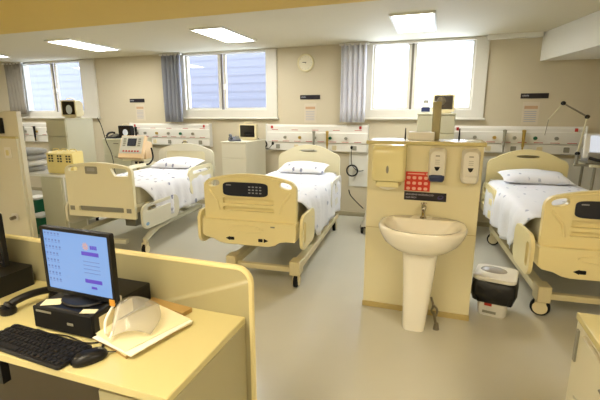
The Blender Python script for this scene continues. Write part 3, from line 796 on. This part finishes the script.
MB().bb(-.15, .09, -.004, .0, .03, .15).build('face', M_navy, t)
sk2 = thing('washbasin', 'second white washbasin mostly cut off at the left edge of the view', 'sink', (-4.98, 3.15, 0))
mb = MB()
mb.loft([basin_ring(.42, .635), basin_ring(.66, .66), basin_ring(.86, .712), basin_ring(.96, .765), basin_ring(1.0, .80), basin_ring(1.0, .822), basin_ring(.975, .832), basin_ring(.86, .828, back=.10), basin_ring(.68, .745, back=.12), basin_ring(.14, .695, back=.20)])
mb.build('basin', M_ceramic, sk2, ang=60)
MB().loft([prect(.10, -.33, -.10, .0), prect(.115, -.345, -.09, .35), prect(.15, -.39, -.05, .60)]).build('pedestal', M_ceramic, sk2, ang=60)
MB().plate(rrect(.40, .50, .42, .50, .02, 3), [], XZ(-.018), .006).build('valve_plate', M_white, sk2)
MB().cyl((.455, -.018, .455), (.455, -.07, .45), .022, .020, 12).build('drain_valve', M_steel, sk2)

# ---------------------------------------------------------------- right side: ventilator on trolley with arm
vt = thing('equipment_trolley', 'grey wheeled trolley at the right edge beside the right bed', 'trolley', (1.82, 5.45, 0))
MB().plate(rrect(-.19, .45, -.15, .40, .03, 4), [], XY(1.02), .03).build('top_tray', M_lampale, vt, bevel=.006)
MB().plate(rrect(-.14, .40, -.10, .36, .03, 4), [], XY(.30), .02).build('lower_shelf', M_lampale, vt, bevel=.006)
for sx in (-.13, .36):
    for sy in (-.08, .33):
        MB().tube([(sx*.95, sy, 1.02), (sx*1.1, sy, .06)], .016, 10).build('leg', M_bedG, vt)
        MB().cyl((sx*1.1-.01, sy, .03), (sx*1.1+.01, sy, .03), .03, .03, 12).build('caster', M_blackm, vt)
mb = MB(); mb.bb(-.34, -.15, -.11, -.07, 1.025, 1.049); mb.build('rail_clamp', M_bedG, vt, bevel=.006)
rv = thing('ventilator', 'white ventilator with bright screen on the trolley at the right edge', 'ventilator', (1.80, 5.44, 1.051), -.05)
rt = Matrix.Translation((0, 0, .20)) @ Matrix.Rotation(-.2, 4, 'X')
MB().box((0, 0, 0), (.44, .05, .28)).build('screen_housing', M_white, rv, bevel=.015, seg=3, xf=rt)
MB().box((.01, -.026, .012), (.35, .006, .21)).build('screen', M_grad, rv, xf=rt)
MB().loft([trr(-.18, .18, .02, .13, .02, -.08), trr(-.18, .18, .02, .16, .02, .22)]).build('base_housing', M_linengrey, rv)
MB().bb(-.20, .20, -.10, .22, 0, .022).build('foot_plate', M_bedG, rv, bevel=.005)
mb = MB(); mb.tube(spline([(-.17, -.09, .07), (-.05, -.15, .045), (.1, -.13, .05), (.2, -.08, .06)], 6), .018, 8); mb.build('breathing_hose', M_black, rv)
ar = thing('support_arm', 'jointed metal support arm rising beside the right bed', 'arm', (1.505, 5.36, 1.05))
P0, P1, P2, P3 = (0, 0, .0), (.0, 0, .12), (.045, 0, .53), (-.205, 0, .68)
MB().cyl(P0, P1, .022, .018, 10).build('clamp_post', M_bedG, ar)
MB().cyl(P1, P2, .010, .009, 8).build('lower_arm', mat('satin_arm_metal', '#c9c3a4', .35, metal=.3), ar)
MB().cyl(P2, P3, .010, .009, 8).build('upper_arm', M_steel, ar)
MB().cyl(P3, (-.33, 0, .50), .008, .007, 8).build('end_arm', MATS['satin_arm_metal'], ar)
MB().cyl((-.33, 0, .50), (-.35, 0, .32), .004, .004, 6).build('hanging_rod', M_bedG, ar)
for p in (P1, P2, P3):
    mb = MB(); mb.ell(p, (.028, .022, .024), 12, 8); mb.cyl((p[0], -.03, p[2]), (p[0], .03, p[2]), .014, .014, 10); mb.build('joint', M_black, ar)

# cables on the wall
def coil(name, label, c, r, n, tail, m=M_black, tr_=.012):
    t = thing(name, label, 'cable', c)
    pts = [(r*math.cos(a*PI/10), .004*math.sin(a*.7)-.02, r*math.sin(a*PI/10)) for a in range(int(20*n)+1)]
    mb = MB(); mb.tube(pts, tr_, 8); mb.build('coil', m, t)
    mb = MB(); mb.tube(spline(tail, 6), .006, 6); mb.build('lead', m, t)
    mb = MB(); mb.ell(tail[0], (.022, .02, .03), 10, 6); mb.build('plug', m, t)
coil('coiled_cable', 'black coiled cable hanging on the wall right of the middle bed', (-1.26, 6.19, .745), .085, 2.3, [(-.015, -.02, .36), (-.02, -.015, .22), (0, -.02, .085), (.09, -.02, .0), (.18, -.015, .01)])
coil('coiled_cable', 'black coiled cable between the ivory cabinet and the gas panel', (-2.735, 6.12, 1.13), .055, 2.3, [(.18, -.06, .02), (.11, -.05, -.06), (.0, -.02, -.055), (-.05, -.03, .06), (-.075, -.12, .10)])
t = thing('power_cord', 'black cord running from the middle bed down toward the trolley caster', 'cable', (0, 0, 0))
MB().tube(spline([(-1.12, 5.30, .60), (-1.10, 5.33, .52), (-1.02, 5.37, .42), (-.93, 5.40, .33)], 6), .008, 6).build('cord_body', M_black, t)
t = thing('power_cord', 'thin dark cable running down beside the tall cabinet at far left', 'cable', (0, 0, 0))
MB().tube(spline([(-4.90, 4.83, 1.56), (-4.87, 4.86, 1.45), (-4.80, 4.86, 1.2), (-4.72, 4.88, .9), (-4.70, 4.9, .02)], 6), .006, 6).build('cord_body', M_black, t)
t = thing('power_cord', 'dark cable looping from the gas panel behind the left bed', 'cable', (0, 0, 0))
MB().tube(spline([(-4.20, 6.10, 1.13), (-4.30, 6.08, 1.12), (-4.33, 6.08, .95), (-4.34, 6.08, .7), (-4.34, 6.08, .01)], 6), .007, 6).build('cord_body', M_black, t)
cc = thing('equipment_cart', 'pale low cart behind the sink screen, one caster showing', 'cart', (-.80, 5.40, 0))
MB().loft([[Vector((a, b, z)) for a, b in rrect(-.12+dx, .30, -.12, .2, .02, 3)] for z, dx in ((.10, -.02), (.30, .04), (.95, .06))]).build('body', M_white, cc, bevel=.006)
for sx in (-.12, .26):
    for sy in (-.09, .17):
        MB().cyl((sx-.014, sy, .045), (sx+.014, sy, .045), .045, .045, 18).build('wheel', M_blackm, cc, bevel=.004)
        MB().cyl((sx-.010, sy, .06), (sx-.010, sy, .12), .02, .02, 8).build('fork', M_bedG, cc)

# ---------------------------------------------------------------- pedal bin by the sink
b = thing('waste_bin', 'white bin lined with a black bag on the floor right of the washbasin', 'bin', (.515, 3.42, 0), -.22)
MB().loft([[Vector((a, c, z)) for a, c in rrect(-w, w, -d, d, .03, 4)] for z, w, d in ((.0, .095, .10), (.02, .105, .11), (.30, .125, .13))]).build('tub', M_white, b, ang=50)
def wavy(z, w, d, amp, ph):
    return [Vector((a*(1+amp*math.sin(i*1.9+ph)), c*(1+amp*math.sin(i*2.3+ph)), z+amp*.12*math.sin(i*1.3+ph))) for i, (a, c) in enumerate(rrect(-w, w, -d, d, .05, 6))]
MB().loft([wavy(.125, .128, .135, .04, 0), wavy(.14, .148, .155, .05, 1), wavy(.22, .165, .17, .04, 2), wavy(.29, .158, .162, .03, 0), wavy(.315, .14, .148, .0, 0)]).build('bin_bag', M_bag, b, ang=60)
lid = [[Vector((a, c, z)) for a, c in rrect(-w, w, -d, d, .05, 6)] for z, w, d in ((.313, .150, .155), (.325, .158, .163), (.345, .155, .16), (.352, .14, .145))]
ld = MB().loft(lid).build('lid', M_white, b, ang=50)
MB().ell((-.02, .02, .352), (.10, .07, .022), 18, 8).build('lid_bulge', mat('clear_grey_lid', '#aaa8a8', .2, coat=.5), ld)
MB().bb(-.055, .0, -.1215, -.1145, .095, .12).build('label_print', M_redink, b)
MB().bb(-.065, .035, -.118, -.110, .03, .05).build('pedal_slot', M_bedG, b)

# ---------------------------------------------------------------- low cabinet bottom right
M_cab = mat('cabinet_laminate', '#cdc7ac', .4, var=.015)
lc = thing('low_cabinet', 'cream low cabinet with drawers at the bottom right corner of the view', 'cabinet', (.59, 0.75, 0))
MB().bb(.006, .62, .02, 1.066, .06, .77).build('body', M_cab, lc, bevel=.003)
MB().bb(0, .64, 0, 1.07, .77, .80).build('top', M_lam2, lc, bevel=.004)
MB().bb(.05, .6, .05, 1.0, 0, .06).build('plinth', M_blackm, lc)
d1 = MB().bb(-.010, .0055, .03, .955, .50, .755).build('drawer', M_cab, lc, bevel=.003)
MB().tube([(-.010, .67, .715), (-.036, .66, .715), (-.036, .40, .715), (-.010, .39, .715)], .006, 8).build('handle', M_steel, d1)
d2 = MB().bb(-.010, .0055, .03, .955, .08, .49).build('door', M_cab, lc, bevel=.003)
MB().tube([(-.010, .76, .42), (-.036, .75, .42), (-.036, .45, .42), (-.010, .44, .42)], .006, 8).build('handle', M_steel, d2)
MB().bb(-.002, .0055, 1.02, 1.04, .60, .74).build('side_grip', M_bedG, lc)

# ---------------------------------------------------------------- reception desk
dx0 = -3.2
de = thing('reception_desk', 'cream laminate reception desk with low back screen in the left foreground', 'desk', (0, 0, 0))
MB().plate([(dx0, .88), (-.735, .88), (-.735, 1.415), (dx0, 1.415)], [], XY(.72), .03).build('desktop', M_lam2, de, bevel=.004)
def part_out():
    P = [(dx0, 0), (-.715, 0), (-.715, .90)]
    for i in range(7): a = PI/2*i/6; P.append((-.715-.06+.06*math.cos(a), .90+.06*math.sin(a)))
    P.append((dx0, .96)); return P
MB().plate(part_out(), [], XZ(1.417), .028).build('back_screen', M_lam, de, bevel=.003)
o = [(x, z+(.0)) for x, z in part_out()]
mb = MB(); mb.tube([(x+.0, 1.431, z+.003) for x, z in o[1:]], .0155, 8); mb.build('edge_band', mat('pale_edge_band', '#dccf9a', .35), de)
MB().bb(-.765, -.737, .90, 1.412, 0, .719).build('side_panel', M_lam, de, bevel=.003)
MB().bb(-1.02, -.768, .91, 1.40, .05, .715).build('pedestal', M_lam, de, bevel=.003)
MB().bb(-3.1, -1.024, 1.14, 1.16, .0, .719).build('knee_shade_panel', mat('knee_shade_brown', '#4a4130', .6), de, bevel=.002)  # added dark panel; its brown stands in for the shade under the desk
MB().bb(-2.9, -1.022, 1.02, 1.05, .62, .70).build('under_rail', M_lampale, de, bevel=.003)
MB().bb(-1.022, -.79, .893, .909, .36, .70).build('drawer', M_lam, de, bevel=.003)
MB().tube([(-.97, .893, .60), (-.97, .870, .60), (-.85, .870, .60), (-.85, .893, .60)], .006, 8).build('drawer_handle', M_steel, de)
MB().bb(-1.56, -1.50, .90, .93, .60, .719).build('bracket', M_black, de)
# pc case
pc = thing('desktop_computer', 'flat black desktop computer case lying on the desk under the monitor', 'computer', (-1.355, 1.055, .7515))
MB().bb(-.15, .15, .012, .34, .006, .10).build('case', M_black, pc, bevel=.006)
MB().bb(-.15, .15, .0, .0125, .006, .098).build('front_bezel', M_blackm, pc, bevel=.005)
MB().bb(-.13, -.05, -.002, .0, .078, .086).build('drive_tray', M_bedG, pc)
MB().bb(.03, .06, -.002, .0, .045, .055).build('badge', M_bedG, pc)
MB().bb(.150, .1515, .04, .22, .02, .078).build('white_label', M_paper, pc)
for sx in (-.12, .12):
    for sy in (.04, .30): MB().cyl((sx, sy, 0), (sx, sy, .007), .012, .012, 10).build('rubber_foot', M_blackm, pc)
# monitor
mo = thing('computer_monitor', 'black flat monitor showing a blue desktop, on the computer case', 'monitor', (-1.345, 1.175, .8525), -.02)
wv, hv, zb = .372, .285, .018
MB().plate(rrect(-wv/2, wv/2, zb, zb+hv, .008, 3), [rrect(-wv/2+.015, wv/2-.015, zb+.018, zb+hv-.014, .002, 1)], XZ(-.03), .014).build('bezel', M_black, mo, bevel=.002)
MB().loft([trr(-wv/2, wv/2, zb, zb+hv, .008, -.017), trr(-wv/2, wv/2, zb, zb+hv, .008, -.008), trr(-wv*.35, wv*.35, zb+.04, zb+hv-.05, .02, .02)]).build('rear_shell', M_black, mo)
sc = MB().bb(-wv/2+.014, wv/2-.014, -.026, -.018, zb+.017, zb+hv-.013).build('screen', M_scr, mo)
mb = MB()
x0s = -wv/2+.026; zt = zb+hv-.026
for j in range(8):
    for i in range(5 if j < 3 else 4):
        mb.box((x0s+i*.0185, -.0265, zt-j*.0285), (.008, .001, .008)); mb.box((x0s+i*.0185, -.0265, zt-j*.0285-.009), (.011, .001, .002))
mb.build('desktop_icons', M_scri, sc, smooth=False)
for q in ((.030, .118, .184, .200), (.034, .122, .068, .084), (.064, .092, .044, .054)): MB().bb(q[0], q[1], -.0272, -.0262, zb+q[2], zb+q[3]).build('web_page_bar', M_scrp, sc, smooth=False)
mb = MB()
for i in range(4): mb.bb(.078+i*.009, .0845+i*.009, -.0272, -.0262, zb+.212, zb+.228)
mb.build('page_heading', M_scrp, sc, smooth=False)
mb = MB()
for i in range(4): mb.bb(.034, .118, -.0272, -.0262, zb+.110+i*.016, zb+.112+i*.016)
mb.build('web_page_lines', M_scrp if False else M_scri, sc, smooth=False)
mb = MB()
for k in range(10):
    a = k*PI/5; mb.box((0, 0, 0), (.013, .001, .004), mtx=Matrix.Translation((.054+.010*math.cos(a), -.0268, zb+.222+.010*math.sin(a))) @ Matrix.Rotation(-a, 4, 'Y'))
mb.build('sunburst_logo', M_scro, sc, smooth=False)
MB().bb(-.035, .035, -.008, .02, .01, .14).build('neck', M_black, mo, bevel=.006)
MB().lathe([(.10, 0), (.105, .004), (.10, .010), (.05, .014), (.03, .02)], (0, 0, 0), 30, 1.0, .82).build('foot', M_black, mo)
MB().bb(.155, .182, -.0325, -.0305, zb-.010, zb+.016).build('amber_tag', M_amber, mo)
# second computer + monitor
pc2 = thing('printer', 'black boxy printer at the left edge of the desk', 'printer', (-2.13, 1.08, .7515))
MB().loft([[Vector((a, c, z)) for a, c in rrect(-.22, .22, -y_, .30, .02, 3)] for z, y_ in ((0, .06), (.06, .06), (.10, .02))]).build('case', M_black, pc2)
MB().bb(-.17, .17, .0, .14, .10, .104).build('paper_slot', M_bedG if False else M_blackm, pc2)
MB().bb(-.2, .2, -.066, -.0605, .015, .03).build('front_ridge', M_blackm, pc2)
m2 = thing('computer_monitor', 'black monitor at the left edge of the view, seen in part', 'monitor', (-2.135, 1.30, .8565), -.03)
MB().plate(rrect(-.19, .19, .02, .285, .008, 3), [rrect(-.175, .175, .04, .27, .002, 1)], XZ(-.03), .014).build('bezel', M_black, m2, bevel=.002)
MB().loft([trr(-.19, .19, .02, .285, .008, -.017), trr(-.19, .19, .02, .285, .008, -.008), trr(-.12, .12, .07, .24, .02, .03)]).build('rear_shell', M_black, m2)
MB().bb(-.176, .176, -.026, -.018, .038, .271).build('screen', M_offscreen, m2)
MB().bb(-.035, .035, -.008, .02, .01, .14).build('neck', M_black, m2, bevel=.006)
MB().lathe([(.10, 0), (.105, .004), (.10, .010), (.05, .014), (.03, .02)], (-.02, 0, 0), 30, .75, .75).build('foot', M_black, m2)
# keyboard
kb = thing('keyboard', 'black computer keyboard on the desk in front of the computer case', 'keyboard', (-1.375, .955, .7515), -.06)
MB().loft([[Vector((a, c, z)) for a, c in rrect(-.215, .215, -.072, .072, .012, 3)] for z in (0, .014)]).build('body', M_black, kb, bevel=.003)
for r in range(5):
    mb = MB()
    x = -.205; y = -.055+r*.026
    while x < .20:
        wk = .022
        if r == 0 and -.12 < x < -.02: wk = .11
        if abs(x-.075) < .006 or abs(x-.135) < .006: x += .008
        mb.loft([[Vector((a, c, z)) for a, c in rrect(x+e, x+wk-.003-e, y-.010+e, y+.010-e, .002, 1)] for z, e in ((.0142, 0), (.021, .0022))]); x += wk
    mb.build('key_row', mat('keyboard_key_black', '#17171b', .55, spec=.3), kb, smooth=False)
ms = thing('computer_mouse', 'black mouse on the desk to the right of the keyboard', 'mouse', (-1.115, .955, .7515), -.55)
MB().loft([[Vector((a*f, c*f, z)) for a, c in ellp(0, 0, .034, .060, 24, 0, 2.4)] for z, f in ((0, .92), (.008, 1.), (.020, .95), (.030, .75), (.036, .45), (.038, .12))]).build('shell', M_black, ms, ang=70)
MB().cyl((-.004, .035, .030), (.004, .035, .030), .008, .008, 12).build('scroll_wheel', M_bedG, ms)
MB().tube(spline([(0, .058, .010), (.01, .085, .006), (-.02, .11, .006), (-.07, .115, .006)], 6), .0028, 6).build('cord', M_black, ms)
# handset & cable
hs = thing('telephone_handset', 'black telephone handset lying on the desk left of the computer', 'telephone', (-1.70, 1.20, .7515), -.30)
mb = MB(); mb.tube(spline([(0, -.095, .028), (0, -.07, .045), (0, 0, .055), (0, .07, .048), (0, .095, .030)], 6), [.026]*4+[.017]*17+[.026]*4, 12); mb.build('grip', M_black, hs)
mb = MB(); mb.lathe([(.030, 0), (.034, .010), (.030, .030)], (0, -.098, 0), 18); mb.build('earpiece', M_black, hs)
mb = MB(); mb.lathe([(.030, 0), (.034, .010), (.030, .030)], (0, .098, 0), 18); mb.build('mouthpiece', M_black, hs)
cd = thing('desk_cable', 'thin dark cable lying across the desk between printer and handset', 'cable', (0, 0, .7515))
MB().tube(spline([(-1.80, 1.36, .005), (-1.82, 1.28, .005), (-1.80, 1.18, .005), (-1.86, 1.06, .005), (-1.80, .98, .005)], 8), .003, 6).build('cord_body', M_black, cd)
cd = thing('desk_cable', 'tangle of dark cable between the keyboard and the computer case', 'cable', (0, 0, .7515))
MB().tube(spline([(-1.48, 1.044, .004), (-1.40, 1.036, .004), (-1.32, 1.045, .004), (-1.22, 1.030, .004), (-1.17, 1.05, .004)], 8), .003, 6).build('cord_body', M_black, cd)
# notes
def note(label, x, y, z, w, d, rz):
    o = MB().bb(-w/2, w/2, -d/2, d/2, 0, .0015).build('sticky_note', M_note, None, smooth=False); o.location = (x, y, z); o.rotation_euler = (0, 0, rz)
    return tag(o, label, 'note')
note('pale yellow note on top of the computer case left of the monitor foot', -1.445, 1.10, .8535, .075, .055, .5)
note('pale yellow note on top of the computer case near its front right corner', -1.24, 1.085, .8535, .06, .032, .35)
# papers, folder, clear holder, pen
pf = thing('paper_folder', 'brown card folder behind the stack of papers on the desk', 'folder', (-1.10, 1.368, .7515), -.13)
MB().bb(-.12, .12, -.028, .028, 0, .02).build('card_cover', M_brown, pf, bevel=.002)
for i in range(4):
    o = MB().bb(-.115, .115, -.145, .145, 0, (.008, .006, .004, .0015)[i]).build('paper_stack', (M_brown, M_paper, M_paperw, M_paper)[i], None, smooth=False)
    o.location = (-1.065+(-.004, 0, .012, -.010)[i], 1.175+(0, .004, -.010, .008)[i], .7515+(0, .009, .016, .021)[i]+(.0 if True else 0)); o.rotation_euler = (0, 0, (-.28, -.33, -.22, -.30)[i])
    tag(o, ('brown-edged folder at the bottom of the paper pile on the desk', 'lower cream bundle of sheets in the paper pile on the desk', 'white bundle of sheets near the top of the paper pile', 'cream top sheet of the paper pile on the desk')[i], 'papers', 'papers piled on the desk')
ah = thing('face_shield', 'clear plastic face shield with pale band lying on the paper pile', 'face shield', (0, 0, 0))
mb = MB(); NN = 8; rows = []
eA, eB = [Vector(p) for p in ((-1.19, 1.20, .862), (-1.145, 1.12, .86), (-1.105, 1.045, .79))], [Vector(p) for p in ((-1.07, 1.28, .82), (-1.00, 1.20, .81), (-.985, 1.12, .785))]
pa, pb = spline(eA, 6), spline(eB, 6)
for p, q in zip(pa, pb): rows.append([mb.bm.verts.new(p.lerp(q, k/NN)+Vector((0, 0, .022*math.sin(PI*k/NN)))) for k in range(NN+1)])
for p, q in zip(rows, rows[1:]):
    for k in range(NN): mb._f([p[k], p[k+1], q[k+1], q[k]])
mb.build('visor', M_clear, ah, solid=.002, ang=80)
MB().tube(spline([(-1.135, 1.055, .795), (-1.165, 1.09, .83), (-1.20, 1.20, .868), (-1.17, 1.17, .86), (-1.12, 1.08, .81), (-1.10, 1.035, .792)], 6), .0055, 6).build('head_band', M_paperw, ah)
pn = MB().cyl((0, -.06, .006), (0, .06, .006), .005, .004, 8).build('pen', M_black, None); pn.location = (-1.135, 1.035, .7515); pn.rotation_euler = (0, 0, .7); tag(pn, 'dark pen lying on the desk beside the mouse and papers', 'pen')
# chair arm in the lower-left corner under desk edge is not visible; nothing more on the desk

# ---------------------------------------------------------------- light & camera
w = bpy.data.worlds.new('sky'); S.world = w; w.use_nodes = True
bg = w.node_tree.nodes['Background']; bg.inputs[0].default_value = (.86, .90, 1, 1); bg.inputs[1].default_value = 5.0

cam = bpy.data.cameras.new('camera'); co = bpy.data.objects.new('camera', cam); COL.objects.link(co)
cam.sensor_width = 36; cam.lens = 24; cam.clip_start = .05
co.location = (0, 0, 1.6); co.rotation_euler = (math.radians(90-12), 0, math.radians(19))
S.camera = co
vs = S.view_settings; vs.view_transform = 'Standard'; vs.look = 'None'; vs.gamma = 1; vs.use_curve_mapping = False
vs.exposure = 1.14
